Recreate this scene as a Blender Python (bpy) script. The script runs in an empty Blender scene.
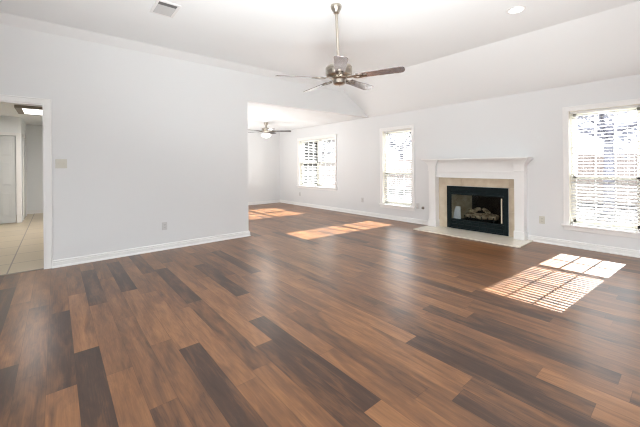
import bpy, bmesh, math, random
from mathutils import Matrix, Vector

C = bpy.context.scene.collection
S = bpy.context.scene
PI = math.pi
R_ = math.radians

# ------------------------------------------------------------------ camera
YAW, ROLL, F, HOR, CAM = 0.8742, -0.0083, 316.4, 165.53, 1.26
cd = bpy.data.cameras.new('camera')
cd.sensor_fit = 'HORIZONTAL'
cd.sensor_width = 36.0
cd.lens = 36.0 * F / 640.0
cd.shift_y = -(213.5 - HOR) / 640.0
cd.clip_start = 0.05
cam = bpy.data.objects.new('camera', cd)
C.objects.link(cam)
cam.matrix_world = (Matrix.Translation((0, 0, CAM)) @ Matrix.Rotation(YAW - PI / 2, 4, 'Z')
                    @ Matrix.Rotation(PI / 2, 4, 'X') @ Matrix.Rotation(ROLL, 4, 'Z'))
S.camera = cam

# ------------------------------------------------------------------ light and exposure
S.view_settings.view_transform = 'Standard'
S.view_settings.look = 'None'
S.view_settings.gamma = 1.0
S.view_settings.exposure = 0.13
S.view_settings.use_curve_mapping = False
S.cycles.filter_width = 1.1
w = bpy.data.worlds.new('sky')
S.world = w
w.use_nodes = True
bg = w.node_tree.nodes['Background']
bg.inputs[0].default_value = (0.93, 0.965, 1.0, 1)
bg.inputs[1].default_value = 4.2


def lamp(name, kind, energy, loc, color=(1, 1, 1), direction=None, **kw):
    d = bpy.data.lights.new(name, kind)
    d.energy = energy
    d.color = color
    for k, v in kw.items():
        setattr(d, k, v)
    o = bpy.data.objects.new(name, d)
    C.objects.link(o)
    o.location = loc
    if direction is not None:
        o.rotation_euler = Vector(direction).to_track_quat('-Z', 'Y').to_euler()
    return o


lamp('sun', 'SUN', 46.0, (12, 0, 9), (1.0, 0.98, 0.97), (-1, 0.075, -0.695), angle=R_(0.25))
# unseen fill lamps added behind the camera and on the dining area's hidden side
lamp('rear_fill', 'AREA', 30.0, (-3.0, 0.5, 1.1), (1.0, 0.99, 0.98), (0.45, 0, 0.9),
     shape='RECTANGLE', size=3.2, size_y=2.0)
lamp('side_fill', 'AREA', 12.0, (1.9, -2.8, 1.1), (1.0, 0.99, 0.98), (0, 0.45, 0.9),
     shape='RECTANGLE', size=3.2, size_y=2.0)
lamp('dining_fill', 'AREA', 78.0, (2.65, 7.3, 1.0), (1.0, 0.99, 0.98), (0.5, 0, 0.87),
     shape='RECTANGLE', size=3.0, size_y=1.8)
# unseen fill pair added behind the camera to brighten the ceiling, like bounced flash
lamp('ceiling_fill', 'AREA', 80.0, (0.2, -0.3, 0.5), (0.98, 1.0, 1.0), (0.43, 0.47, 0.77), shape='SQUARE', size=1.2, spread=R_(100))
lamp('ceiling_fill_second', 'AREA', 38.0, (-0.5, 0.2, 0.5), (0.98, 1.0, 1.0), (0.40, 0.40, 0.80), shape='SQUARE', size=1.2, spread=R_(100))

# ------------------------------------------------------------------ dimensions
XW, YL = 5.957, 5.217            # window wall plane, left wall plane
H, H8 = 3.05, 2.438              # high ceiling, plate / dining ceiling
XR = 4.965                       # where the ceiling slope starts
YB, XB = -3.0, -3.2              # open sides behind the camera
YF = 9.30                        # far wall of the dining area
DT = 0.17                        # outer wall thickness


# ------------------------------------------------------------------ materials
def mat(name, color, rough=0.5, metal=0.0, spec=0.5, emit=None, estr=1.0, bump=0.0, bscale=60.0, coat=0.0):
    m = bpy.data.materials.new(name)
    m.use_nodes = True
    nt = m.node_tree
    b = nt.nodes['Principled BSDF']
    b.inputs['Base Color'].default_value = (*color, 1)
    b.inputs['Roughness'].default_value = rough
    b.inputs['Metallic'].default_value = metal
    b.inputs['Specular IOR Level'].default_value = spec
    b.inputs['Coat Weight'].default_value = coat
    if emit:
        b.inputs['Emission Color'].default_value = (*emit, 1)
        b.inputs['Emission Strength'].default_value = estr
    if bump:
        t = nt.nodes.new('ShaderNodeTexCoord')
        n = nt.nodes.new('ShaderNodeTexNoise')
        n.inputs['Scale'].default_value = bscale
        n.inputs['Detail'].default_value = 4
        u = nt.nodes.new('ShaderNodeBump')
        u.inputs['Strength'].default_value = bump
        u.inputs['Distance'].default_value = 0.004
        nt.links.new(t.outputs['Object'], n.inputs['Vector'])
        nt.links.new(n.outputs['Fac'], u.inputs['Height'])
        nt.links.new(u.outputs['Normal'], b.inputs['Normal'])
    return m


def mottled(name, c1, c2, scale, rough=0.5, spec=0.5, detail=5, stretch=(1, 1, 1), bump=0.0):
    m = mat(name, c1, rough, 0, spec)
    nt = m.node_tree
    b = nt.nodes['Principled BSDF']
    t = nt.nodes.new('ShaderNodeTexCoord')
    mp = nt.nodes.new('ShaderNodeMapping')
    mp.inputs['Scale'].default_value = stretch
    n = nt.nodes.new('ShaderNodeTexNoise')
    n.inputs['Scale'].default_value = scale
    n.inputs['Detail'].default_value = detail
    r = nt.nodes.new('ShaderNodeValToRGB')
    r.color_ramp.elements[0].position = 0.32
    r.color_ramp.elements[1].position = 0.68
    r.color_ramp.elements[0].color = (*c1, 1)
    r.color_ramp.elements[1].color = (*c2, 1)
    L = nt.links.new
    L(t.outputs['Object'], mp.inputs['Vector'])
    L(mp.outputs['Vector'], n.inputs['Vector'])
    L(n.outputs['Fac'], r.inputs['Fac'])
    L(r.outputs['Color'], b.inputs['Base Color'])
    if bump:
        u = nt.nodes.new('ShaderNodeBump')
        u.inputs['Strength'].default_value = bump
        L(n.outputs['Fac'], u.inputs['Height'])
        L(u.outputs['Normal'], b.inputs['Normal'])
    return m


def glass_mat(name, tint=(1, 1, 1), ior=1.45):
    m = bpy.data.materials.new(name)
    m.use_nodes = True
    nt = m.node_tree
    nt.nodes.clear()
    out = nt.nodes.new('ShaderNodeOutputMaterial')
    mx = nt.nodes.new('ShaderNodeMixShader')
    tr = nt.nodes.new('ShaderNodeBsdfTransparent')
    tr.inputs[0].default_value = (*tint, 1)
    gl = nt.nodes.new('ShaderNodeBsdfGlossy')
    gl.inputs['Roughness'].default_value = 0.02
    fr = nt.nodes.new('ShaderNodeFresnel')
    fr.inputs[0].default_value = ior
    L = nt.links.new
    L(fr.outputs[0], mx.inputs[0])
    L(tr.outputs[0], mx.inputs[1])
    L(gl.outputs[0], mx.inputs[2])
    L(mx.outputs[0], out.inputs[0])
    return m


M = {}
M['wall'] = mat('wall_paint', (0.765, 0.777, 0.782), 0.6, spec=0.3, bump=0.12, bscale=220)
M['ceil'] = mat('ceiling_paint', (0.855, 0.88, 0.89), 0.7, spec=0.2, bump=0.25, bscale=160)
M['trim'] = mat('trim_enamel', (0.86, 0.86, 0.85), 0.3)
M['vinyl'] = mat('cream_vinyl', (0.92, 0.895, 0.80), 0.35)
M['grid'] = mat('white_vinyl', (0.88, 0.88, 0.87), 0.35)
M['plate'] = mat('almond_plate', (0.62, 0.61, 0.54), 0.35)
M['plate_white'] = mat('white_plate', (0.62, 0.62, 0.615), 0.35)
M['slot'] = mat('dark_slot', (0.06, 0.06, 0.06), 0.5)
M['glass'] = glass_mat('window_glass', (0.97, 0.985, 0.985), 1.3)
M['nickel'] = mat('brushed_nickel', (0.50, 0.455, 0.395), 0.28, 1.0)
M['dark_nickel'] = mat('aged_nickel', (0.30, 0.27, 0.23), 0.35, 1.0)
M['blade'] = mat('silver_blade', (0.27, 0.235, 0.235), 0.2, 0.6, 0.8, coat=0.6)
M['blade_dark'] = mottled('dark_blade', (0.06, 0.055, 0.055), (0.09, 0.085, 0.085), 9, 0.4, 0.5)
M['black_iron'] = mottled('black_iron', (0.006, 0.011, 0.012), (0.010, 0.018, 0.020), 30, 0.4, 0.15)
M['soot'] = mottled('sooty_brick', (0.008, 0.008, 0.008), (0.03, 0.028, 0.022), 7, 0.85, 0.2)
M['tan_brick'] = mottled('refractory_panel', (0.42, 0.34, 0.21), (0.62, 0.53, 0.37), 9, 0.85, 0.2)
M['log'] = mottled('fire_log_bark', (0.14, 0.09, 0.05), (0.62, 0.50, 0.33), 16, 0.9, 0.2, bump=0.5)
M['fire_glass'] = glass_mat('smoked_glass', (0.86, 0.88, 0.88), 1.25)
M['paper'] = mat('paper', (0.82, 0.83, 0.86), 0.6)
M['travertine'] = mottled('travertine', (0.60, 0.495, 0.36), (0.72, 0.625, 0.49), 7, 0.35, 0.5)
M['hearth'] = mottled('cream_marble', (0.76, 0.70, 0.59), (0.83, 0.78, 0.69), 4, 0.22, 0.5)
M['door'] = mat('door_paint', (0.60, 0.62, 0.62), 0.4)
M['taupe'] = mat('taupe_fixture_wood', (0.27, 0.235, 0.195), 0.5)
M['lens'] = mat('lit_lens', (0.9, 0.9, 0.88), 0.4, emit=(1.0, 0.98, 0.94), estr=3.0)
M['bulb'] = mat('lit_glass_bowl', (0.9, 0.9, 0.88), 0.4, emit=(1.0, 0.97, 0.92), estr=2.2)
M['can'] = mat('lit_downlight', (0.9, 0.9, 0.88), 0.4, emit=(1.0, 0.99, 0.97), estr=6.0)
M['vent'] = mat('vent_enamel', (0.78, 0.78, 0.78), 0.4)
M['vent_grey'] = mat('vent_louver', (0.5, 0.5, 0.5), 0.4)
M['vent_dark'] = mat('duct_dark', (0.16, 0.16, 0.16), 0.7)
M['slats'] = mat('blind_slat', (0.75, 0.75, 0.74), 0.4)
M['bark'] = mottled('tree_bark', (0.15, 0.145, 0.175), (0.20, 0.195, 0.225), 12, 0.9, 0.2, bump=0.4)
M['leaf'] = mottled('tree_leaf', (0.20, 0.205, 0.24), (0.28, 0.285, 0.32), 3, 0.7, 0.3)
_nt = M['leaf'].node_tree
_tl = _nt.nodes.new('ShaderNodeBsdfTranslucent'); _tl.inputs[0].default_value = (0.26, 0.26, 0.30, 1)
_mx = _nt.nodes.new('ShaderNodeMixShader'); _mx.inputs[0].default_value = 0.5
_nt.links.new(_nt.nodes['Principled BSDF'].outputs[0], _mx.inputs[1])
_nt.links.new(_tl.outputs[0], _mx.inputs[2])
_nt.links.new(_mx.outputs[0], _nt.nodes['Material Output'].inputs[0])
M['fence'] = mottled('fence_boards', (0.25, 0.20, 0.18), (0.32, 0.265, 0.24), 3, 0.85, 0.2, stretch=(1, 6, 0.5))
M['lawn'] = mottled('winter_lawn', (0.040, 0.040, 0.043), (0.052, 0.052, 0.056), 0.7, 0.95, 0.1)
M['patio'] = mottled('slab_concrete', (0.42, 0.41, 0.39), (0.5, 0.49, 0.47), 2, 0.9, 0.2)
M['siding'] = mat('siding', (0.6, 0.6, 0.6), 0.8)
M['rod'] = mat('reflection_tone', (0.75, 0.68, 0.52), 0.35)  # pale colour of the reflection bar on the fire glass


def floor_mat():
    m = bpy.data.materials.new('vinyl_planks')
    m.use_nodes = True
    nt = m.node_tree
    N, L = nt.nodes.new, nt.links.new
    b = nt.nodes['Principled BSDF']
    at = N('ShaderNodeAttribute'); at.attribute_name = 'tone'
    uv = N('ShaderNodeUVMap'); uv.uv_map = 'plank'
    sp = N('ShaderNodeSeparateXYZ'); L(uv.outputs[0], sp.inputs[0])
    sc = N('ShaderNodeSeparateColor'); L(at.outputs['Color'], sc.inputs[0])
    # grain coordinates: stretched along the plank, shifted per plank
    tc = N('ShaderNodeTexCoord')
    mp = N('ShaderNodeMapping'); mp.inputs['Scale'].default_value = (1.0, 0.16, 1.0)
    L(tc.outputs['Object'], mp.inputs['Vector'])
    sh = N('ShaderNodeVectorMath'); sh.operation = 'MULTIPLY_ADD'
    L(at.outputs['Color'], sh.inputs[0]); sh.inputs[1].default_value = (7, 31, 53)
    L(mp.outputs[0], sh.inputs[2])
    n1 = N('ShaderNodeTexNoise'); n1.inputs['Scale'].default_value = 26; n1.inputs['Detail'].default_value = 7
    n1.inputs['Roughness'].default_value = 0.65; n1.inputs['Distortion'].default_value = 0.8
    L(sh.outputs[0], n1.inputs['Vector'])
    n2 = N('ShaderNodeTexNoise'); n2.inputs['Scale'].default_value = 7.5; n2.inputs['Detail'].default_value = 3
    n2.inputs['Distortion'].default_value = 1.2
    L(sh.outputs[0], n2.inputs['Vector'])
    mp3 = N('ShaderNodeMapping'); mp3.inputs['Scale'].default_value = (1.0, 0.03, 1.0)
    L(tc.outputs['Object'], mp3.inputs['Vector'])
    n3 = N('ShaderNodeTexNoise'); n3.inputs['Scale'].default_value = 150; n3.inputs['Detail'].default_value = 2
    L(mp3.outputs[0], n3.inputs['Vector'])
    ramp = N('ShaderNodeValToRGB')
    e = ramp.color_ramp.elements
    e[0].position, e[0].color = 0.0, (0.034, 0.016, 0.010, 1)
    e[1].position, e[1].color = 1.0, (0.53, 0.265, 0.108, 1)
    for pos, col in ((0.20, (0.064, 0.031, 0.019, 1)), (0.50, (0.21, 0.094, 0.040, 1)), (0.75, (0.35, 0.166, 0.069, 1))):
        k = e.new(pos); k.color = col
    def mad(a, k, c):
        q = N('ShaderNodeMath'); q.operation = 'MULTIPLY_ADD'
        L(a, q.inputs[0]); q.inputs[1].default_value = k
        if isinstance(c, float): q.inputs[2].default_value = c
        else: L(c, q.inputs[2])
        return q.outputs[0]
    v = mad(n1.outputs['Fac'], 0.60, sc.outputs['Red'])
    v = mad(n2.outputs['Fac'], 0.72, v)
    v = mad(n3.outputs['Fac'], 0.26, v)
    q = N('ShaderNodeMath'); q.operation = 'ADD'; q.inputs[1].default_value = -0.775
    L(v, q.inputs[0])
    L(q.outputs[0], ramp.inputs['Fac'])
    # joints between planks
    def edge(o, wd):
        a = N('ShaderNodeMath'); a.operation = 'SUBTRACT'; L(o, a.inputs[0]); a.inputs[1].default_value = 0.5
        c = N('ShaderNodeMath'); c.operation = 'ABSOLUTE'; L(a.outputs[0], c.inputs[0])
        g = N('ShaderNodeMath'); g.operation = 'GREATER_THAN'; L(c.outputs[0], g.inputs[0]); g.inputs[1].default_value = 0.5 - wd
        return g.outputs[0]
    mxm = N('ShaderNodeMath'); mxm.operation = 'MAXIMUM'
    L(edge(sp.outputs['X'], 0.010), mxm.inputs[0]); L(edge(sp.outputs['Y'], 0.0013), mxm.inputs[1])
    mix = N('ShaderNodeMixRGB'); mix.blend_type = 'MULTIPLY'
    sc2 = N('ShaderNodeMath'); sc2.operation = 'MULTIPLY'; L(mxm.outputs[0], sc2.inputs[0]); sc2.inputs[1].default_value = 0.5
    L(sc2.outputs[0], mix.inputs[0]); L(ramp.outputs[0], mix.inputs[1]); mix.inputs[2].default_value = (0.3, 0.25, 0.22, 1)
    L(mix.outputs[0], b.inputs['Base Color'])
    rr = mad(n1.outputs['Fac'], 0.12, 0.25)
    L(rr, b.inputs['Roughness'])
    b.inputs['Specular IOR Level'].default_value = 0.62
    bu = N('ShaderNodeBump'); bu.inputs['Strength'].default_value = 0.05; bu.inputs['Distance'].default_value = 0.002
    hh = mad(mxm.outputs[0], -1.0, 1.0)
    L(hh, bu.inputs['Height']); L(bu.outputs[0], b.inputs['Normal'])
    return m


def tile_mat():
    m = mat('hall_tile', (0.6, 0.55, 0.45), 0.3)
    nt = m.node_tree
    N, L = nt.nodes.new, nt.links.new
    b = nt.nodes['Principled BSDF']
    tc = N('ShaderNodeTexCoord')
    mp = N('ShaderNodeMapping'); mp.inputs['Location'].default_value = (0.45, 0.2, 0)
    L(tc.outputs['Object'], mp.inputs['Vector'])
    br = N('ShaderNodeTexBrick')
    br.offset = 0.0
    br.inputs['Scale'].default_value = 1.0
    br.inputs['Brick Width'].default_value = 0.6
    br.inputs['Row Height'].default_value = 0.6
    br.inputs['Mortar Size'].default_value = 0.008
    br.inputs['Color1'].default_value = (0.58, 0.49, 0.35, 1)
    br.inputs['Color2'].default_value = (0.54, 0.455, 0.325, 1)
    br.inputs['Mortar'].default_value = (0.25, 0.20, 0.16, 1)
    L(mp.outputs[0], br.inputs['Vector'])
    L(br.outputs['Color'], b.inputs['Base Color'])
    return m


M['floor'] = floor_mat()
M['tile'] = tile_mat()


# ------------------------------------------------------------------ mesh helpers
class MB:
    def __init__(s):
        s.v, s.f = [], []

    def add(s, vs, fs):
        n = len(s.v)
        s.v += [tuple(p) for p in vs]
        s.f += [tuple(i + n for i in q) for q in fs]
        return s

    def box(s, x0, x1, y0, y1, z0, z1):
        x0, x1 = sorted((x0, x1)); y0, y1 = sorted((y0, y1)); z0, z1 = sorted((z0, z1))
        return s.add([(x0, y0, z0), (x1, y0, z0), (x1, y1, z0), (x0, y1, z0), (x0, y0, z1), (x1, y0, z1), (x1, y1, z1), (x0, y1, z1)],
                     [(3, 2, 1, 0), (4, 5, 6, 7), (0, 1, 5, 4), (1, 2, 6, 5), (2, 3, 7, 6), (3, 0, 4, 7)])

    def tube(s, p0, p1, r0, r1=None, n=12):
        r1 = r0 if r1 is None else r1
        p0, p1 = Vector(p0), Vector(p1)
        d = (p1 - p0).normalized()
        a = d.orthogonal().normalized(); b = d.cross(a)
        vs = []
        for p, r in ((p0, r0), (p1, r1)):
            for k in range(n):
                t = 2 * PI * k / n
                vs.append(p + (a * math.cos(t) + b * math.sin(t)) * r)
        fs = [(k, (k + 1) % n, n + (k + 1) % n, n + k) for k in range(n)]
        fs += [tuple(reversed(range(n))), tuple(range(n, 2 * n))]
        return s.add(vs, fs)

    def lathe(s, prof, c=(0, 0, 0), n=32):
        vs, fs = [], []
        m = len(prof)
        for r, z in prof:
            for k in range(n):
                t = 2 * PI * k / n
                vs.append((c[0] + max(r, 1e-4) * math.cos(t), c[1] + max(r, 1e-4) * math.sin(t), c[2] + z))
        for i in range(m - 1):
            for k in range(n):
                fs.append((i * n + k, i * n + (k + 1) % n, (i + 1) * n + (k + 1) % n, (i + 1) * n + k))
        fs += [tuple(reversed(range(n))), tuple((m - 1) * n + k for k in range(n))]
        return s.add(vs, fs)

    def prism(s, poly, axis, a0, a1):
        """poly: 2-D outline; axis 'X' -> (y,z), 'Y' -> (x,z), 'Z' -> (x,y)."""
        def P(u, v, a):
            return {'X': (a, u, v), 'Y': (u, a, v), 'Z': (u, v, a)}[axis]
        n = len(poly)
        vs = [P(u, v, a0) for u, v in poly] + [P(u, v, a1) for u, v in poly]
        fs = [(k, (k + 1) % n, n + (k + 1) % n, n + k) for k in range(n)]
        fs += [tuple(reversed(range(n))), tuple(range(n, 2 * n))]
        return s.add(vs, fs)

    def xf(s, mtx):
        s.v = [tuple(mtx @ Vector(p)) for p in s.v]
        return s

    def build(s, name, m, parent=None, smooth=None, bevel=0.0):
        me = bpy.data.meshes.new(name)
        me.from_pydata(s.v, [], s.f)
        bm = bmesh.new(); bm.from_mesh(me)
        bmesh.ops.recalc_face_normals(bm, faces=bm.faces)
        bm.to_mesh(me); bm.free()
        me.materials.append(m)
        if smooth:
            me.shade_smooth()
            me.set_sharp_from_angle(angle=R_(smooth))
        o = bpy.data.objects.new(name, me)
        C.objects.link(o)
        if parent is not None:
            o.parent = parent
        if bevel:
            md = o.modifiers.new('bevel', 'BEVEL')
            md.width = bevel; md.segments = 2; md.limit_method = 'ANGLE'
        return o


def thing(name, label, cat, loc=(0, 0, 0), rot=(0, 0, 0), group=None):
    o = bpy.data.objects.new(name, None)
    C.objects.link(o)
    o.empty_display_size = 0.1
    o.location = loc
    o.rotation_euler = rot
    return tag(o, label, cat, group)


def tag(o, label, cat, group=None):
    o['label'] = label
    o['category'] = cat
    if group:
        o['group'] = group
    return o


def struct(o, label=None, cat=None):
    o['kind'] = 'structure'
    if label:
        o['label'] = label
    if cat:
        o['category'] = cat
    return o


def dup(o, parent=None):
    c = o.copy()
    C.objects.link(c)
    c.parent = parent
    for ch in o.children:
        dup(ch, c)
    return c


def cells_wall(us, vs, holes, a0, a1, axis):
    """A wall slab of thickness a0..a1 along axis with rectangular openings; u runs along the wall, v is z."""
    us = sorted(set(us + [h[0] for h in holes] + [h[1] for h in holes]))
    vs = sorted(set(vs + [h[2] for h in holes] + [h[3] for h in holes]))
    def solid(i, j):
        if not (0 <= i < len(us) - 1 and 0 <= j < len(vs) - 1):
            return False
        cu, cv = (us[i] + us[i + 1]) / 2, (vs[j] + vs[j + 1]) / 2
        return not any(h[0] < cu < h[1] and h[2] < cv < h[3] for h in holes)
    def P(u, v, a):
        return (a, u, v) if axis == 'X' else (u, a, v)
    mb = MB()
    for i in range(len(us) - 1):
        for j in range(len(vs) - 1):
            if not solid(i, j):
                continue
            u0, u1, v0, v1 = us[i], us[i + 1], vs[j], vs[j + 1]
            for a in (a0, a1):
                mb.add([P(u0, v0, a), P(u1, v0, a), P(u1, v1, a), P(u0, v1, a)], [(0, 1, 2, 3)])
            for (di, dj, p, q) in ((-1, 0, (u0, v0), (u0, v1)), (1, 0, (u1, v0), (u1, v1)), (0, -1, (u0, v0), (u1, v0)), (0, 1, (u0, v1), (u1, v1))):
                if not solid(i + di, j + dj):
                    mb.add([P(*p, a0), P(*q, a0), P(*q, a1), P(*p, a1)], [(0, 1, 2, 3)])
    # weld
    seen, remap, nv = {}, [], []
    for p in mb.v:
        k = tuple(round(t, 5) for t in p)
        if k not in seen:
            seen[k] = len(nv); nv.append(p)
        remap.append(seen[k])
    mb.v = nv
    mb.f = [tuple(remap[i] for i in q) for q in mb.f]
    return mb


# ------------------------------------------------------------------ floor of planks
PW, PL = 0.1385, 1.25
DARK = {  # row : (far end, tone)
    0: (3.575, 0.20), 1: (2.72, 0.13), 2: (4.80, 0.20), 4: (4.98, 0.20), 7: (4.27, 0.17), 10: (4.12, 0.19),
    6: (5.45, 0.22), 5: (2.30, 0.14), 9: (2.35, 0.18), -2: (2.81, 0.18), -3: (4.64, 0.20), 3: (1.83, 0.30),
    15: (1.6, 0.24), 18: (1.55, 0.22), 12: (0.85, 0.2), -4: (5.35, 0.22)}


def plank_floor(name, x0, x1, y0, y1):
    rnd = random.Random(11)
    vs, fs, cols, uvs = [], [], [], []
    k0 = math.floor((x0 - 0.02) / PW) - 1
    k1 = math.ceil((x1 - 0.02) / PW) + 1
    for k in range(k0, k1 + 1):
        a, b = 0.02 + (k - 0.5) * PW, 0.02 + (k + 0.5) * PW
        ca, cb = max(a, x0), min(b, x1)
        if cb <= ca:
            continue
        off = rnd.random() * PL
        if k in DARK:
            off = DARK[k][0]
        n0 = math.floor((y0 - off) / PL) - 1
        n1 = math.ceil((y1 - off) / PL) + 1
        for n in range(n0, n1 + 1):
            c, d = off + (n - 1) * PL, off + n * PL
            r = rnd.random()
            t = 0.30 + 0.10 * rnd.random() if r < 0.22 else (0.40 + 0.16 * rnd.random())
            if r > 0.93:
                t = 0.18 + 0.08 * rnd.random()
            if k in DARK:
                t = DARK[k][1] if n == 0 else max(t, 0.38)
            g, h = rnd.random(), rnd.random()
            cc, cd_ = max(c, y0), min(d, y1)
            if cd_ <= cc:
                continue
            i = len(vs)
            vs += [(ca, cc, 0), (cb, cc, 0), (cb, cd_, 0), (ca, cd_, 0)]
            fs.append((i, i + 1, i + 2, i + 3))
            cols += [(t, g, h, 1)] * 4
            u0, u1 = (ca - a) / PW, (cb - a) / PW
            v0, v1 = (cc - c) / PL, (cd_ - c) / PL
            uvs += [(u0, v0), (u1, v0), (u1, v1), (u0, v1)]
    me = bpy.data.meshes.new(name)
    me.from_pydata(vs, [], fs)
    ca_ = me.color_attributes.new('tone', 'FLOAT_COLOR', 'CORNER')
    for i, c in enumerate(cols):
        ca_.data[i].color = c
    ul = me.uv_layers.new(name='plank')
    for i, u in enumerate(uvs):
        ul.data[i].uv = u
    me.materials.append(M['floor'])
    o = bpy.data.objects.new(name, me)
    C.objects.link(o)
    return struct(o, 'brown vinyl plank floor of mixed light and dark boards')


plank_floor('floor', XB, XW + 0.02, YB, YF + 0.02)
struct(MB().box(XB, XW + DT, YB, YF + DT, -0.12, -0.004).build('floor_slab', M['patio']))
DW = 0.12
# hall floor lies a hair above the planks, starting under the doorway
struct(MB().box(-2.6, 1.3, YL + 0.03, 11.9, -0.02, 0.002).build('floor_hall', M['tile']), 'beige square tile floor in the hall beyond the doorway')
struct(MB().box(-0.95, -0.10, YL + 0.01, YL + 0.045, 0.0, 0.006).build('trim_1', M['taupe']), 'brown threshold strip where wood floor meets tile')

# ------------------------------------------------------------------ walls and ceilings
OZ0, OZ1 = 0.338, 2.045
WIN = {1: (0.465, 1.255, OZ0, OZ1), 2: (4.005, 4.805, OZ0, 2.06), 3: (6.47, 8.16, 0.63, 2.06)}
FP = (2.09, 3.17, 0.045, 0.835)
holes = list(WIN.values()) + [FP]
struct(cells_wall([YB, YF + 0.2], [0, 2.62], holes, XW, XW + DT, 'X').build('wall_right', M['wall']), 'pale grey wall with the windows and fireplace')
struct(cells_wall([XB, XW], [0, H + 0.05], [(-0.95, -0.10, -0.01, 2.05), (2.67, XW - 0.0005, -0.01, H8)], YL, YL + DW, 'Y').build('wall_left', M['wall']),
       'pale grey wall with the hall doorway and light switch')
struct(MB().box(2.35, XW + DT, YF, YF + 0.12, 0, 2.6).build('wall_back', M['wall']), 'far end wall of the dining area')
struct(MB().box(2.42, 2.54, YL + DW, YF, 0, 2.6).build('wall_dining', M['wall']))
# unseen walls behind the camera, wide openings added to let sky light in
struct(cells_wall([YB, YL + DW], [0, H + 0.05], [(-1.2, 2.2, 0.0, 2.2)], XB - 0.12, XB, 'X').build('wall_rear', M['wall']))
struct(cells_wall([XB - 0.12, XW + DT], [0, H + 0.05], [(0.2, 3.6, 0.0, 2.2)], YB - 0.12, YB, 'Y').build('wall_front', M['wall']))
struct(MB().box(XB - 0.12, XR, YB - 0.12, YL + DW, H, H + 0.15).build('ceiling', M['ceil']), 'flat white main ceiling')
struct(MB().prism([(XR, H), (XW, H8), (XW + DT, H8), (XW + DT, H8 + 0.2), (XR, H + 0.15)], 'Y', YB - 0.12, YL + 0.001).build('ceiling_slope', M['ceil']),
       'sloped white ceiling above the window wall')
struct(MB().box(2.42, XW + DT, YL + DW, YF + 0.1, H8, H8 + 0.15).build('ceiling_dining', M['ceil']), 'lower flat ceiling of the dining area')
struct(MB().prism([(YL, 2.945), (YL, H + 0.02), (YL - 0.095, H + 0.02), (YL - 0.095, H)], 'X', XB, 5.07).build('trim_2', M['wall']),
       'slanted band where left wall meets the ceiling')

# hall beyond the doorway
struct(MB().box(-2.6, 1.4, 11.75, 11.87, 0, 2.6).build('wall_hall_end', M['ceil']))
struct(MB().box(1.3, 1.42, YL + DW, 11.87, 0, 2.6).build('wall_hall_right', M['ceil']))
struct(MB().box(-2.7, -2.58, YL + DW, 11.87, 0, 2.6).build('wall_hall_left', M['ceil']))
struct(cells_wall([-2.58, -0.60], [0, 2.5], [(-1.28, -0.69, -0.01, 2.0)], 10.05, 10.17, 'Y').build('wall_closet', M['ceil']))
struct(MB().box(-0.70, -0.60, 10.17, 11.75, 0, 2.5).build('wall_closet_side', M['ceil']))
struct(MB().box(-2.7, 1.42, YL + DW, 11.87, 2.44, 2.55).build('ceiling_hall', M['ceil']))


# ------------------------------------------------------------------ baseboards, casings
def board_profile(h=0.095, t=0.016):
    return [(0, 0), (-0.030, 0), (-0.030, 0.010), (-0.024, 0.020), (-t, 0.024), (-t, 0.066), (-t + 0.007, 0.069), (-t + 0.007, 0.074),
            (-t + 0.001, 0.078), (-t + 0.003, 0.089), (-0.006, h), (0, h)]


def base_x(name, y, x0, x1, sgn=1):     # runs along X on a wall at Y=y, facing -Y (sgn 1)
    return struct(MB().prism([(y + u * sgn, v) for u, v in board_profile()], 'X', x0, x1).build(name, M['trim']))


def base_y(name, x, y0, y1, sgn=1):
    return struct(MB().prism([(x + u * sgn, v) for u, v in board_profile()], 'Y', y0, y1).build(name, M['trim']))


o = base_x('baseboard_left', YL, -0.035, 2.672)
end = MB().prism([(2.67 - u, v) for u, v in board_profile()], 'Y', YL - 0.03, YL + DW).build('baseboard_end', M['trim'])
struct(end)
base_y('baseboard_right', XW, YB, 1.80)
base_y('baseboard_dining', XW, 3.53, YF)
base_x('baseboard_back', YF, 2.54, XW)
base_x('baseboard_hall', 11.75, -0.60, 1.3)


def casing(mb, p, q, axis, wall, t=0.018):
    pass


# doorway casing (door_1): right jamb, head, left jamb
dj = MB()
for (x0, x1, z0, z1) in ((-0.10, -0.032, 0, 2.118), (-1.018, -0.95, 0, 2.118), (-0.95, -0.10, 2.05, 2.118)):
    dj.box(x0, x1, YL - 0.014, YL, z0, z1)
for (x0, x1, z0, z1) in ((-0.045, -0.032, 0, 2.118), (-1.018, -1.005, 0, 2.118), (-1.005, -0.045, 2.105, 2.118)):
    dj.box(x0, x1, YL - 0.022, YL - 0.014, z0, z1)
d1 = struct(dj.build('door_1', M['trim'], bevel=0.003), 'white cased doorway to the tiled hall')
jb = MB().box(-0.118, -0.0995, YL - 0.004, YL + DW + 0.004, 0, 2.052).box(-0.9505, -0.932, YL - 0.004, YL + DW + 0.004, 0, 2.052)
jb.box(-0.932, -0.118, YL - 0.004, YL + DW + 0.004, 2.034, 2.052)
jb.build('door_jamb', M['trim'], d1)

# hall closet door (door_2) with four raised panels and casing
cas = MB()
for (x0, x1, z0, z1) in ((-0.69, -0.615, 0, 2.07), (-1.355, -1.28, 0, 2.07), (-1.28, -0.69, 2.0, 2.07)):
    cas.box(x0, x1, 10.032, 10.05, z0, z1)
d2 = struct(cas.build('door_2', M['trim'], bevel=0.003), 'white closet door frame in the hall')
leaf = MB().box(-1.275, -0.70, 10.045, 10.075, 0.012, 1.995)
lf = leaf.build('door_leaf', M['door'], d2)
lf['label'] = 'pale grey panelled closet door leaf'
pn = MB()
for cx_ in (-1.12, -0.855):
    for z0, z1 in ((0.16, 0.72), (0.86, 1.42), (1.54, 1.86)):
        for dz, dd in ((0.0, 0.006), (0.03, 0.011)):
            pn.box(cx_ - 0.095 + dz, cx_ + 0.095 - dz, 10.045 - dd, 10.045, z0 + dz, z1 - dz)
pn.build('door_panel', M['door'], lf, bevel=0.004)
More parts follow.
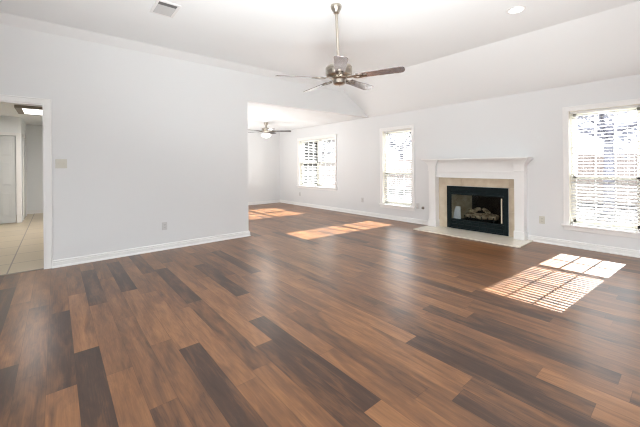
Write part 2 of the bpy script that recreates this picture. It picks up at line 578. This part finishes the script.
# casing of a second doorway on the closet's side
struct(MB().box(-0.60, -0.582, 10.42, 10.49, 0, 2.07).box(-0.60, -0.582, 11.3, 11.37, 0, 2.07).box(-0.60, -0.582, 10.42, 11.37, 2.0, 2.07)
       .build('trim_3', M['trim'], bevel=0.003))


# ------------------------------------------------------------------ windows
def sash(y0, y1, z0, z1, x, mw=0.040):
    mb = MB()
    mb.box(x, x + 0.03, y0, y0 + mw, z0, z1).box(x, x + 0.03, y1 - mw, y1, z0, z1)
    mb.box(x, x + 0.03, y0, y1, z0, z0 + mw).box(x, x + 0.03, y0, y1, z1 - mw, z1)
    g = MB()
    a, b, c, d = y0 + mw, y1 - mw, z0 + mw, z1 - mw
    for k in (1, 2):
        yy = a + (b - a) * k / 3
        g.box(x + 0.008, x + 0.022, yy - 0.009, yy + 0.009, c, d)
    zz = (c + d) / 2
    g.box(x + 0.0085, x + 0.0215, a, b, zz - 0.009, zz + 0.009)
    return mb, g, (a, b, c, d)


def window(idx, hole, units, label):
    y0, y1, z0, z1 = hole
    cw = 0.070
    mb = MB()
    for (a, b, c, d) in ((y1, y1 + cw, z0 - 0.02, z1 + cw), (y0 - cw, y0, z0 - 0.02, z1 + cw), (y0, y1, z1, z1 + cw)):
        mb.box(XW - 0.014, XW, a, b, c, d)
    mb.box(XW - 0.022, XW - 0.014, y1 + cw - 0.016, y1 + cw, z0 - 0.02, z1 + cw)
    mb.box(XW - 0.022, XW - 0.014, y0 - cw, y0 - cw + 0.016, z0 - 0.02, z1 + cw)
    mb.box(XW - 0.022, XW - 0.014, y0 - cw + 0.016, y1 + cw - 0.016, z1 + cw - 0.016, z1 + cw)
    wo = struct(mb.build('window_%d' % idx, M['trim'], bevel=0.002), label)
    q0, q1 = y0 - cw - 0.025, y1 + cw + 0.025
    st = MB().prism([(XW - 0.045, q0), (XW, q0), (XW, y0 + 0.001), (XW + 0.12, y0 + 0.001), (XW + 0.12, y1 - 0.001), (XW, y1 - 0.001), (XW, q1), (XW - 0.045, q1)],
                    'Z', z0 - 0.022, z0 + 0.003)
    st.build('window_sill', M['trim'], wo, bevel=0.004)
    MB().box(XW - 0.015, XW, y0 - cw, y1 + cw, z0 - 0.085, z0 - 0.022).build('window_apron', M['trim'], wo, bevel=0.004)
    jl = MB().box(XW + 0.001, XW + 0.10, y0, y0 + 0.003, z0 + 0.003, z1).box(XW + 0.001, XW + 0.10, y1 - 0.003, y1, z0 + 0.003, z1).box(XW + 0.001, XW + 0.10, y0 + 0.003, y1 - 0.003, z1 - 0.003, z1)
    jl.build('window_jamb', M['vinyl'], wo)
    # vinyl unit in the depth of the wall
    fr = MB()
    xf0, xf1 = XW + 0.10, XW + DT
    n = units
    wd = (y1 - y0) / n
    fr.box(xf0, xf1, y0, y0 + 0.028, z0, z1).box(xf0, xf1, y1 - 0.028, y1, z0, z1)
    fr.box(xf0, xf1, y0, y1, z0, z0 + 0.03).box(xf0, xf1, y0, y1, z1 - 0.028, z1)
    for k in range(1, n):
        fr.box(xf0, xf1, y0 + wd * k - 0.035, y0 + wd * k + 0.035, z0, z1)
    fr.build('window_frame', M['vinyl'], wo)
    zm = (z0 + z1) / 2 + (-0.14 if n == 1 else -0.0)
    for k in range(n):
        a = y0 + wd * k + (0.028 if k == 0 else 0.035)
        b = y0 + wd * (k + 1) - (0.028 if k == n - 1 else 0.035)
        for (c, d, x) in ((z0 + 0.03, zm + 0.025, XW + 0.105), (zm - 0.025, z1 - 0.028, XW + 0.136)):
            m1, g, (p, q, r, s) = sash(a, b, c, d, x)
            so = m1.build('window_sash', M['vinyl'], wo)
            g.build('muntin', M['grid'], so)
            MB().box(x + 0.0125, x + 0.0165, p - 0.004, q + 0.004, r - 0.004, s + 0.004).build('glass_pane', M['glass'], so)
    return zm


def blind(y0, y1, z0, z1, tilt_lo, tilt_hi, zsw, label, group=None):
    t = thing('window_blind', label, 'blind', (XW + 0.068, (y0 + y1) / 2, z1 - 0.003), group=group)
    hw = (y1 - y0) / 2 - 0.012
    hh = z1 - z0 - 0.003
    MB().box(-0.026, 0.028, -hw, hw, -0.030, 0.0).build('headrail', M['slats'], t, bevel=0.003)
    MB().box(-0.032, -0.027, -hw, hw, -0.034, -0.001).build('valance', M['slats'], t, bevel=0.0015)
    sp = 0.048
    n = int((hh - 0.085) / sp)
    mb = MB()
    for i in range(n):
        z = -0.058 - i * sp
        tl = R_(tilt_lo if (z1 + z) < zsw - 0.07 else tilt_hi)
        cs, sn = math.cos(tl), math.sin(tl)
        pr = []
        for u, b in ((-0.025, 0), (-0.012, 0.0022), (0, 0.003), (0.012, 0.0022), (0.025, 0)):
            pr.append((u, b))
        low = [(u, b - 0.0026) for u, b in reversed(pr)]
        poly = [(u * cs - b * sn, z + u * sn + b * cs) for u, b in pr + low]
        mb.prism(poly, 'Y', -hw, hw)
    mb.build('slats', M['slats'], t, smooth=40)
    MB().box(-0.022, 0.022, -hw, hw, -hh + 0.006, -hh + 0.026).build('bottom_rail', M['slats'], t, bevel=0.003)
    for yy in (-hw * 0.62, hw * 0.62):
        MB().tube((-0.027, yy, -0.06), (-0.027, yy, -hh + 0.02), 0.0012, n=6).tube((0.027, yy, -0.06), (0.027, yy, -hh + 0.02), 0.0012, n=6)\
            .build('ladder_cord', M['grid'], t)
    MB().tube((-0.036, hw - 0.06, -0.04), (-0.036, hw - 0.06, -0.75), 0.004, n=8).build('tilt_wand', M['grid'], t)
    return t


zm1 = window(1, WIN[1], 1, 'tall window right of the fireplace looking out on a tree')
zm2 = window(2, WIN[2], 1, 'tall narrow window left of the fireplace')
window(3, WIN[3], 2, 'wide double window in the dining area')
blind(*WIN[1], 31, 11, zm1, 'white slatted blind in the tall window right of the fireplace')
blind(*WIN[2], 30, 20, zm2, 'white slatted blind in the narrow window left of the fireplace')
ym = (WIN[3][0] + WIN[3][1]) / 2
blind(ym + 0.002, WIN[3][1], 0.63, 2.06, 24, 20, 1.3, 'white slatted blind in the left half of the double dining window')
blind(WIN[3][0], ym - 0.002, 0.63, 2.06, 24, 20, 1.3, 'white slatted blind in the right half of the double dining window')

# ------------------------------------------------------------------ fireplace
t = thing('hearth_slab', 'cream stone hearth slab on the floor before the fireplace', 'hearth', (5.64, 2.635, 0))
MB().box(-0.32, 0.316, -0.915, 0.915, 0.0, 0.020).build('stone_slab', M['hearth'], t, bevel=0.003)

X = lambda d: XW - d
t = thing('fireplace_mantel', 'white painted fireplace mantel with pilasters and projecting shelf', 'mantel', (XW, 2.66, 0.02))
def mant(mb, name, m=M['trim'], bevel=0.003, parent=None):
    return mb.xf(Matrix.Translation((-XW, -2.66, -0.02))).build(name, m, parent or t, bevel=bevel)
for (a, b) in ((3.365, 3.513), (1.812, 1.953)):
    pb = MB().box(X(0.150), X(0.001), a, b, 0.021, 1.20)
    po = mant(pb, 'pilaster')
    mant(MB().box(X(0.162), X(0.001), a - 0.010, b + 0.010, 0.0205, 0.155), 'plinth', parent=po)
    cp = MB().box(X(0.164), X(0.001), a - 0.014, b + 0.014, 1.135, 1.154)
    cp.box(X(0.156), X(0.001), a - 0.006, b + 0.006, 1.152, 1.285)
    # flared crown of the capital
    for i in range(9):
        g = 0.008 + 0.077 * (i / 8) ** 1.6
        z0 = 1.240 + 0.0116 * i
        z1 = z0 + 0.0116 if i < 8 else 1.3445
        cp.box(X(0.150 + g * 0.95), X(0.001), a - 0.006 - g, b + 0.006 + g, z0, z1)
    mant(cp, 'capital', parent=po, bevel=0.0025)
fz = MB().box(X(0.105), X(0.001), 1.954, 3.364, 1.005, 1.344)
fz.box(X(0.118), X(0.10), 1.954, 3.364, 1.108, 1.128)
fz.box(X(0.125), X(0.10), 1.954, 3.364, 1.005, 1.022)
for g, z0, z1 in ((0.02, 1.300, 1.314), (0.04, 1.314, 1.328), (0.06, 1.328, 1.3445)):
    fz.box(X(0.105 + g), X(0.10), 1.954, 3.364, z0, z1)
mant(fz, 'frieze')
mant(MB().box(X(0.252), X(0.001), 1.715, 3.612, 1.345, 1.373), 'mantel_shelf', bevel=0.004)

t2 = thing('tile_surround', 'beige travertine tile surround framing the black firebox', 'tile surround', (XW, 2.66, 0.02))
sr = MB()
gp = 0.0018
ya, yb = 1.9545, 3.3635
for (a, b, c, d) in ((FP[1] + 0.012, yb, 0.0215, 0.44), (FP[1] + 0.012, yb, 0.44 + gp, 0.845), (ya, FP[0] - 0.012, 0.0215, 0.44), (ya, FP[0] - 0.012, 0.44 + gp, 0.845)):
    sr.box(X(0.022), X(0.001), a, b, c, d)
edges = [ya, FP[0] - 0.012, 2.36, 2.63, 2.90, FP[1] + 0.012, yb]
for a, b in zip(edges[:-1], edges[1:]):
    sr.box(X(0.022), X(0.001), a + gp / 2, b - gp / 2, 0.845 + gp, 1.003)
sr.xf(Matrix.Translation((-XW, -2.66, -0.02))).build('stone_tile', M['travertine'], t2, bevel=0.001)

# black metal insert
ti = thing('fireplace_insert', 'black metal fireplace insert with glass front inside the mantel', 'fireplace', (XW, 2.63, 0.02))
TI = Matrix.Translation((-XW, -2.63, -0.02))
def ins(mb, name, m=M['black_iron'], parent=None, bevel=0.002, smooth=None):
    return mb.xf(TI).build(name, m, parent or ti, bevel=bevel, smooth=smooth)
y0, y1 = 2.082, 3.178
g0, g1, gz0, gz1 = 2.150, 3.105, 0.205, 0.69
fx = MB()
fx.box(X(0.050), X(0.024), y0, g0, 0.030, 0.842).box(X(0.050), X(0.024), g1, y1, 0.030, 0.842)
fx.box(X(0.050), X(0.024), g0, g1, gz1 + 0.06, 0.842).box(X(0.050), X(0.024), g0, g1, 0.030, 0.052)
fo = ins(fx, 'surround_frame')
hd = MB().box(X(0.058), X(0.024), g0, g1, gz1, gz1 + 0.012).prism([(X(0.03), gz1 + 0.012), (X(0.052), gz1 + 0.012), (X(0.03), gz1 + 0.06)], 'Y', g0, g1)
ins(hd, 'smoke_hood')
lv = MB().box(X(0.030), X(0.024), g0, g1, 0.052, gz0 - 0.02)
n = 7
for k in range(n):
    a = g0 + (g1 - g0) * k / n + 0.006
    b = g0 + (g1 - g0) * (k + 1) / n - 0.006
    lv.box(X(0.046), X(0.028), a, b, 0.060, 0.118)
    lv.box(X(0.042), X(0.028), a + 0.012, b - 0.012, 0.124, 0.172)
ins(lv, 'louver_panel', bevel=0.002)
ins(MB().box(X(0.056), X(0.024), g0, g1, gz0 - 0.02, gz0), 'bottom_rail')
gd = MB()
gd.box(X(0.044), X(0.030), g0, g0 + 0.014, gz0, gz1).box(X(0.044), X(0.030), g1 - 0.014, g1, gz0, gz1)
gd.box(X(0.044), X(0.030), g0, g1, gz0, gz0 + 0.012).box(X(0.044), X(0.030), g0, g1, gz1 - 0.012, gz1)
go = ins(gd, 'glass_door')
ins(MB().box(X(0.039), X(0.035), g0 + 0.012, g1 - 0.012, gz0 + 0.010, gz1 - 0.010), 'door_glass', M['fire_glass'], go, 0)
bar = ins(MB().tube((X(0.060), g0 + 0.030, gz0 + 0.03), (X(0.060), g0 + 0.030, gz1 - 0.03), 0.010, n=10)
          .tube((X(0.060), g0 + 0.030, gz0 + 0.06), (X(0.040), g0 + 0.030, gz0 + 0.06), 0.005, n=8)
          .tube((X(0.060), g0 + 0.030, gz1 - 0.06), (X(0.040), g0 + 0.030, gz1 - 0.06), 0.005, n=8), 'reflection_bar', M['rod'], go, 0, 40)  # bright reflection in the glass, modelled as a pale upright bar
bar['label'] = 'pale upright bar standing for a reflection in the fire glass'
# firebox: floor, splayed sides, back, top
xb0, xb1 = XW - 0.022, XW + 0.46
bx = MB()
zt, zb = 0.80, 0.06
bx.add([(xb0, g0 - 0.03, zb), (xb1, 2.34, zb), (xb1, 2.92, zb), (xb0, g1 + 0.03, zb), (xb0, g0 - 0.03, zt), (xb1, 2.34, zt), (xb1, 2.92, zt), (xb0, g1 + 0.03, zt)],
       [(0, 1, 2, 3), (4, 5, 6, 7), (0, 1, 5, 4), (1, 2, 6, 5)])
ins(bx, 'firebox', M['soot'], bevel=0)
sb = MB().add([(xb1, 2.92, zb), (xb0, g1 + 0.03, zb), (xb0, g1 + 0.03, zt), (xb1, 2.92, zt)], [(0, 1, 2, 3)])
ins(sb, 'side_panel', M['tan_brick'], bevel=0)['label'] = 'tan firebrick side panel'
ins(MB().box(xb0, xb1, 2.10, 3.16, 0.16, 0.185), 'grate_floor', M['soot'], bevel=0)

# log grate and logs
tg = thing('log_grate', 'black iron grate under the logs inside the fireplace', 'grate', (XW + 0.16, 2.60, 0.185))
gr = MB()
for k in range(6):
    yy = -0.26 + 0.104 * k
    gr.tube((-0.13, yy, 0.05), (0.12, yy, 0.05), 0.007, n=8).tube((-0.13, yy, 0.05), (-0.145, yy, 0.11), 0.007, n=8)
gr.tube((-0.08, -0.28, 0.043), (-0.08, 0.28, 0.043), 0.008, n=8).tube((0.08, -0.28, 0.043), (0.08, 0.28, 0.043), 0.008, n=8)
gr.build('grate_bar', M['black_iron'], tg, smooth=40)
for yy in (-0.24, 0.24):
    for xx in (-0.08, 0.08):
        MB().tube((xx, yy, 0.0), (xx, yy, 0.043), 0.007, n=8).build('leg', M['black_iron'], tg, smooth=40)


def log(p0, p1, r, seed, label):
    rnd = random.Random(seed)
    p0, p1 = Vector(p0), Vector(p1)
    c = (p0 + p1) / 2
    d = (p1 - p0).normalized(); a = d.orthogonal().normalized(); b = d.cross(a)
    n, m = 14, 10
    vs, fs = [], []
    ph = rnd.random() * 6
    for i in range(m + 1):
        p = p0.lerp(p1, i / m) - c + a * 0.010 * math.sin(ph + i * 0.8)
        for k in range(n):
            tt = 2 * PI * k / n
            rr = r * (1 + 0.10 * math.sin(3 * tt + ph) + 0.12 * (rnd.random() - 0.5)) * (0.82 if i in (0, m) else 1)
            vs.append(p + (a * math.cos(tt) + b * math.sin(tt)) * rr)
    for i in range(m):
        for k in range(n):
            fs.append((i * n + k, i * n + (k + 1) % n, (i + 1) * n + (k + 1) % n, (i + 1) * n + k))
    fs += [tuple(reversed(range(n))), tuple(m * n + k for k in range(n))]
    o = MB().add(vs, fs).build('fire_log', M['log'], smooth=50)
    o.location = c
    return tag(o, label, 'log', 'logs in the fireplace')


gx = XW + 0.16
log((gx - 0.07, 2.32, 0.287), (gx - 0.05, 2.87, 0.287), 0.045, 1, 'long front log lying lowest across the fireplace grate')
log((gx + 0.07, 2.34, 0.290), (gx + 0.06, 2.84, 0.290), 0.048, 2, 'rear log on the grate, behind the long front log')
log((gx - 0.08, 2.44, 0.365), (gx + 0.09, 2.60, 0.405), 0.036, 3, 'short log slanting on top, nearer the pale reflection bar')
log((gx - 0.07, 2.80, 0.362), (gx + 0.08, 2.66, 0.410), 0.036, 4, 'short log slanting on top, nearer the tan firebrick panel')

# white folded booklet leaning in the firebox
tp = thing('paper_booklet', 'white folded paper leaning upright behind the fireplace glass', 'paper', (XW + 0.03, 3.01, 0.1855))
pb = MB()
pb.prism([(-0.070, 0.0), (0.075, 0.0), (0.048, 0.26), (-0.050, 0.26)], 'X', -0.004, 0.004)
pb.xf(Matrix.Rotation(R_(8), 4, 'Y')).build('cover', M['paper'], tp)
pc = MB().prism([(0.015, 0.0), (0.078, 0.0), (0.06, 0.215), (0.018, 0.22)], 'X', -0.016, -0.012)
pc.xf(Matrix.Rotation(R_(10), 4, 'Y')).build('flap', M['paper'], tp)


# ------------------------------------------------------------------ ceiling fans
def blade_mesh(r0, r1, w0, w1, th=0.007):
    pts = [(r0, -w0 / 2), (r0 + 0.05, -w0 / 2)]
    top = [(r0, w0 / 2), (r0 + 0.05, w0 / 2)]
    cx_ = r1 - w1 * 0.42
    arc = []
    for k in range(11):
        a = -PI / 2 + PI * k / 10
        arc.append((cx_ + w1 * 0.42 * max(0, math.cos(a)) ** 0.75, w1 / 2 * math.sin(a)))
    poly = pts + arc + list(reversed(top))
    return MB().prism(poly, 'Z', -th / 2, th / 2)


def make_fan(name, label, loc, rot, drop, R, ang, pitch, light, motor_r, motor_h, mats):
    """loc = ceiling point; drop = distance down to the blade plane."""
    bladem, metal = mats
    t = thing(name, label, 'ceiling fan', loc, rot)
    s = motor_r / 0.155
    MB().lathe([(0.060, 0.0), (0.063, -0.014), (0.060, -0.028), (0.047, -0.058), (0.036, -0.072), (0.034, -0.088), (0.022, -0.098), (0.016, -0.100)]).build('canopy', metal, t, smooth=40)
    MB().tube((0, 0, -0.09), (0, 0, -drop + motor_h), 0.0155, n=16).build('downrod', metal, t, smooth=40)
    q = motor_h
    z0 = -drop + 0.012
    mh = [(0.022, z0 + q + 0.035), (0.030, z0 + q + 0.03), (0.034 * s, z0 + q), (motor_r * 0.60, z0 + q - 0.006), (motor_r * 0.92, z0 + q - 0.018), (motor_r, z0 + q - 0.034),
          (motor_r, z0 + q * 0.62), (motor_r * 0.97, z0 + q * 0.60), (motor_r * 0.97, z0 + q * 0.54), (motor_r, z0 + q * 0.52), (motor_r, z0 + 0.03),
          (motor_r * 0.93, z0 + 0.012), (motor_r * 0.62, z0)]
    MB().lathe(mh, n=48).build('motor_housing', metal, t, smooth=35)
    sc = [(motor_r * 0.58, z0 + 0.004), (motor_r * 0.60, -drop - 0.006), (motor_r * 0.48, -drop - 0.020), (motor_r * 0.46, -drop - 0.060), (motor_r * 0.36, -drop - 0.074), (0.012, -drop - 0.080), (0.006, -drop - 0.092)]
    MB().lathe(sc, n=40).build('switch_housing', metal, t, smooth=35)
    if light:
        bz = -drop - 0.075
        lb = MB().lathe([(0.075, bz + 0.01), (0.128, bz - 0.012), (0.135, bz - 0.028), (0.118, bz - 0.058), (0.080, bz - 0.082), (0.030, bz - 0.094), (0.004, bz - 0.096)], n=40)
        lb.build('light_bowl', M['bulb'], t, smooth=60)
    for k in range(5):
        a = R_(ang + 72 * k)
        bl = blade_mesh(motor_r + 0.045, R, 0.105, 0.135)
        bl.xf(Matrix.Translation((0, 0, -drop)) @ Matrix.Rotation(a, 4, 'Z') @ Matrix.Rotation(R_(pitch), 4, 'X'))
        bo = bl.build('blade', bladem, t, bevel=0.0015)
        ir = MB()
        ir.box(motor_r * 0.55, motor_r + 0.03, -0.018, 0.018, -0.004, 0.004)
        # oval ring and tongue under the blade root
        n = 20
        vs, fs = [], []
        for i in range(n):
            tt = 2 * PI * i / n
            for rr in (1.0, 0.55):
                for z in (-0.005, 0.004):
                    vs.append((motor_r + 0.072 + 0.062 * rr * math.cos(tt), 0.042 * rr * math.sin(tt), z - 0.008))
        for i in range(n):
            j = (i + 1) % n
            A, B = 4 * i, 4 * j
            fs += [(A, B, B + 1, A + 1), (A + 2, A + 3, B + 3, B + 2), (A, A + 2, B + 2, B), (A + 1, B + 1, B + 3, A + 3)]
        ir.add(vs, fs)
        ir.box(motor_r + 0.125, motor_r + 0.165, -0.016, 0.016, -0.0125, -0.004)
        ir.xf(Matrix.Translation((0, 0, -drop)) @ Matrix.Rotation(a, 4, 'Z') @ Matrix.Rotation(R_(pitch), 4, 'X'))
        ir.build('blade_iron', M['dark_nickel'], bo, smooth=40)
    return t


FWD = Vector((math.cos(YAW), math.sin(YAW), 0))
make_fan('ceiling_fan', 'large nickel ceiling fan on a long rod in the high room', (2.420, 2.590, H),
         tuple(Matrix.Rotation(R_(-2.0), 3, FWD).to_euler()), 0.815, 0.715, 12, -11, False, 0.150, 0.135, (M['blade'], M['nickel']))
fan2 = make_fan('ceiling_fan', 'small ceiling fan with lit bowl under the lower dining ceiling', (4.386, 7.508, H8), (0, 0, 0), 0.235, 0.68, 38, -10, True, 0.120, 0.085, (M['blade_dark'], M['nickel']))
lamp('dining_fan_lamp', 'POINT', 15.0, (4.386, 7.508, H8 - 0.46), (1.0, 0.97, 0.92), shadow_soft_size=0.12)

# ------------------------------------------------------------------ recessed light, vent
t = thing('recessed_light', 'round recessed light glowing in the flat ceiling', 'ceiling light', (4.118, 1.348, H))
MB().lathe([(0.070, -0.001), (0.074, -0.006), (0.096, -0.005), (0.098, -0.0005)], n=40).build('trim_ring', M['trim'], t, smooth=40)
MB().lathe([(0.0, -0.0035), (0.0735, -0.0035), (0.0735, -0.0015), (0.0, -0.0015)], n=40).build('lamp_lens', M['can'], t)
lamp('recessed_lamp', 'SPOT', 40.0, (4.118, 1.348, H - 0.02), (1.0, 0.98, 0.95), (0, 0, -1), spot_size=R_(125), spot_blend=0.8, shadow_soft_size=0.07)

t = thing('air_vent', 'white ceiling air register with dark slot near the left wall', 'vent', (0.965, 3.86, H))
fr = MB()
a, b = 0.125, 0.180
for (x0, x1, y0_, y1_) in ((-a, -a + 0.03, -b, b), (a - 0.03, a, -b, b), (-a + 0.03, a - 0.03, -b, -b + 0.03), (-a + 0.03, a - 0.03, b - 0.03, b)):
    fr.box(x0, x1, y0_, y1_, -0.010, -0.0005)
fr.build('vent_frame', M['vent'], t, bevel=0.003)
MB().box(-a + 0.03, a - 0.03, -b + 0.03, b - 0.03, -0.002, -0.0006).build('duct', M['vent_dark'], t)
lvm = MB()
for k in range(11):
    yy = -0.064 + k * 0.020
    lvm.add([(-a + 0.03, yy - 0.008, -0.003), (a - 0.03, yy - 0.008, -0.003), (a - 0.03, yy + 0.010, -0.010), (-a + 0.03, yy + 0.010, -0.010),
             (-a + 0.03, yy - 0.008, -0.0045), (a - 0.03, yy - 0.008, -0.0045), (a - 0.03, yy + 0.010, -0.0115), (-a + 0.03, yy + 0.010, -0.0115)],
            [(0, 1, 2, 3), (4, 5, 6, 7), (0, 1, 5, 4), (2, 3, 7, 6), (0, 3, 7, 4), (1, 2, 6, 5)])
lvm.build('louvers', M['vent_grey'], t)


# ------------------------------------------------------------------ plates on the walls
def plate(name, label, cat, p, axis, w_, h_, kind, m, group=None):
    """axis 'Y': on the left wall facing -Y; 'X': on the window wall facing -X."""
    rot = (0, 0, 0) if axis == 'Y' else (0, 0, -PI / 2)
    t = thing(name, label, cat, p, rot, group)
    MB().box(-w_ / 2, w_ / 2, -0.006, -0.0002, -h_ / 2, h_ / 2).build('cover_plate', m, t, bevel=0.002)
    if kind == 'switch':
        for k in (-0.023, 0.023):
            so = MB().box(k - 0.006, k + 0.006, -0.0075, -0.006, -0.013, 0.013).build('switch_slot', M['plate'], t)
            MB().add([(k - 0.004, -0.0075, -0.006), (k + 0.004, -0.0075, -0.006), (k + 0.004, -0.0075, 0.006), (k - 0.004, -0.0075, 0.006),
                      (k - 0.0035, -0.017, 0.003), (k + 0.0035, -0.017, 0.003), (k + 0.0035, -0.016, 0.009), (k - 0.0035, -0.016, 0.009)],
                     [(0, 1, 2, 3), (4, 5, 6, 7), (0, 1, 5, 4), (1, 2, 6, 5), (2, 3, 7, 6), (3, 0, 4, 7)]).build('toggle', M['plate'], so)
    elif kind == 'outlet':
        for k in (-0.020, 0.020):
            so = MB().prism([(0.017 * math.cos(2 * PI * i / 20), k + 0.0145 * math.sin(2 * PI * i / 20)) for i in range(20)], 'Y', -0.0078, -0.006).build('socket', m, t)
            MB().box(-0.0085, -0.0055, -0.0084, -0.0078, k - 0.004, k + 0.006).box(0.0055, 0.0085, -0.0084, -0.0078, k - 0.004, k + 0.006)\
                .box(-0.002, 0.002, -0.0084, -0.0078, k - 0.010, k - 0.006).build('socket_slot', M['slot'], so)
    return t


plate('light_switch', 'almond double light switch on the wall beside the doorway', 'light switch', (0.058, YL, 1.31), 'Y', 0.116, 0.116, 'switch', M['plate'])
plate('wall_outlet', 'white outlet low on the left wall between doorway and corner', 'outlet', (1.270, YL, 0.36), 'Y', 0.074, 0.118, 'outlet', M['plate_white'], 'wall outlets')
plate('wall_outlet', 'almond outlet between the fireplace and the tall window beside it', 'outlet', (XW, 1.606, 0.362), 'X', 0.078, 0.120, 'outlet', M['plate'], 'wall outlets')
plate('wall_outlet', 'white outlet low between the double window and the narrow window', 'outlet', (XW, 5.456, 0.379), 'X', 0.074, 0.118, 'outlet', M['plate_white'], 'wall outlets')
plate('wall_outlet', 'white outlet directly under the double dining window', 'outlet', (XW, 8.124, 0.361), 'X', 0.074, 0.118, 'outlet', M['plate_white'], 'wall outlets')
plate('wall_outlet', 'white outlet just below and beside the narrow window near the mantel', 'outlet', (XW, 3.86, 0.375), 'X', 0.074, 0.118, 'outlet', M['plate_white'], 'wall outlets')
t = thing('gas_valve', 'small dark gas key valve on the wall left of the mantel', 'valve', (XW, 3.735, 0.345), (0, -PI / 2, 0))
MB().lathe([(0.030, 0.0005), (0.030, 0.004), (0.022, 0.009), (0.012, 0.011)], n=24).build('escutcheon', M['dark_nickel'], t, smooth=40)
MB().tube((0, 0, 0.010), (0, 0, 0.030), 0.008, n=12).box(-0.006, 0.006, -0.028, 0.028, 0.028, 0.038).build('key_handle', M['slot'], t)

# ------------------------------------------------------------------ hall ceiling fixture
t = thing('hall_light_fixture', 'wide lit box light with brown trim on the hall ceiling', 'ceiling light', (0.06, 8.45, 2.44))
fr = MB()
for (x0, x1, y0_, y1_) in ((-0.63, -0.53, -0.45, 0.45), (0.53, 0.63, -0.45, 0.45), (-0.53, 0.53, -0.45, -0.40), (-0.53, 0.53, 0.40, 0.45)):
    fr.box(x0, x1, y0_, y1_, -0.075, -0.0005)
fr.build('fixture_frame', M['taupe'], t, bevel=0.004)
MB().box(-0.529, 0.529, -0.399, 0.399, -0.070, -0.060).build('light_diffuser', M['lens'], t)
lamp('hall_lamp', 'AREA', 38.0, (0.06, 8.45, 2.355), (1.0, 0.935, 0.90), (0, 0, -1), shape='RECTANGLE', size=1.0, size_y=0.75)

# ------------------------------------------------------------------ outside
struct(MB().box(-12, XB - 0.13, -12, 6, -0.3, -0.1).build('bounce_slab', M['patio']), 'pale concrete slab added out of view to bounce sunlight indoors')  # unseen slab added to throw sunlight up to the ceiling
struct(MB().box(-30, 45, -40, 50, -0.6, -0.3).build('ground', M['lawn']), 'pale winter lawn outside the windows')
fx_ = 16.5
tf = thing('board_fence', 'weathered wooden board fence across the back yard', 'fence', (fx_, 12, -0.3))
mb = MB()
rnd = random.Random(5)
y = -20.0
while y < 22.0:
    mb.box(-0.010, 0.010, y, y + 0.136, 0.04, 1.92 + rnd.uniform(-0.01, 0.01))
    y += 0.14
mb.build('board_panel', M['fence'], tf)
MB().box(0.01, 0.05, -20, 22, 0.35, 0.44).box(0.01, 0.05, -20, 22, 1.5, 1.59).build('rail', M['fence'], tf)
for k in range(15):
    MB().box(0.05, 0.14, -20 + 3 * k, -19.91 + 3 * k, 0, 1.9).build('fence_post', M['fence'], tf)


def tree(label, loc, height, trunk_r, spread, crown_z, nleaf, seed, group, low=False):
    rnd = random.Random(seed)
    t = thing('yard_tree', label, 'tree', loc, group=group)
    mb = MB()
    th = crown_z
    mb.tube((0, 0, -0.02), (0.05, 0, th), trunk_r, trunk_r * 0.7, 10)
    tips = []
    def grow(p, d, L, r, depth):
        q = p + d * L
        mb.tube(p, q, r, r * 0.65, 6)
        tips.append(q); tips.append(p.lerp(q, 0.5))
        if depth == 0:
            return
        for _ in range(3):
            e = (d + Vector((rnd.uniform(-.8, .8), rnd.uniform(-.8, .8), rnd.uniform(-.35, .45)))).normalized()
            grow(q, e, L * rnd.uniform(0.6, 0.8), r * 0.6, depth - 1)
    for k in range(6):
        a = 2 * PI * k / 6 + rnd.uniform(-.3, .3)
        up = rnd.uniform(0.05, 0.4) if low else rnd.uniform(0.3, 1.0)
        grow(Vector((0.05 * 0.8, 0, th * rnd.uniform(0.72, 1.0))), Vector((math.cos(a), math.sin(a), up)).normalized(), spread * 0.42, trunk_r * 0.45, 3)
    mb.build('trunk', M['bark'], t)
    lf = MB()
    for _ in range(nleaf):
        p = rnd.choice(tips) + Vector((rnd.gauss(0, 1), rnd.gauss(0, 1), rnd.gauss(0, 0.7))) * spread * 0.10
        if p.z > height:
            continue
        s = rnd.uniform(0.05, 0.11) * (spread / 1.6)
        u = Vector((rnd.gauss(0, 1), rnd.gauss(0, 1), rnd.gauss(0, 1))).normalized()
        v = u.orthogonal().normalized()
        lf.add([p - u * s, p + v * s * 0.6, p + u * s, p - v * s * 0.6], [(0, 1, 2, 3)])
    lf.build('foliage', M['leaf'], t)
    return t


tree('spreading tree with dark trunk outside the window right of the fireplace', (13.0, 1.76, -0.3), 4.3, 0.15, 2.7, 2.75, 1000, 3, 'yard trees', low=True)
tree('leafy tree beyond the fence outside the narrow window', (24, 17.2, -0.3), 6.2, 0.22, 4.0, 3.4, 2600, 8, 'yard trees')
tree('leafy tree beyond the fence outside the double dining window', (24, 28.2, -0.3), 6.2, 0.22, 4.0, 3.4, 2600, 9, 'yard trees')
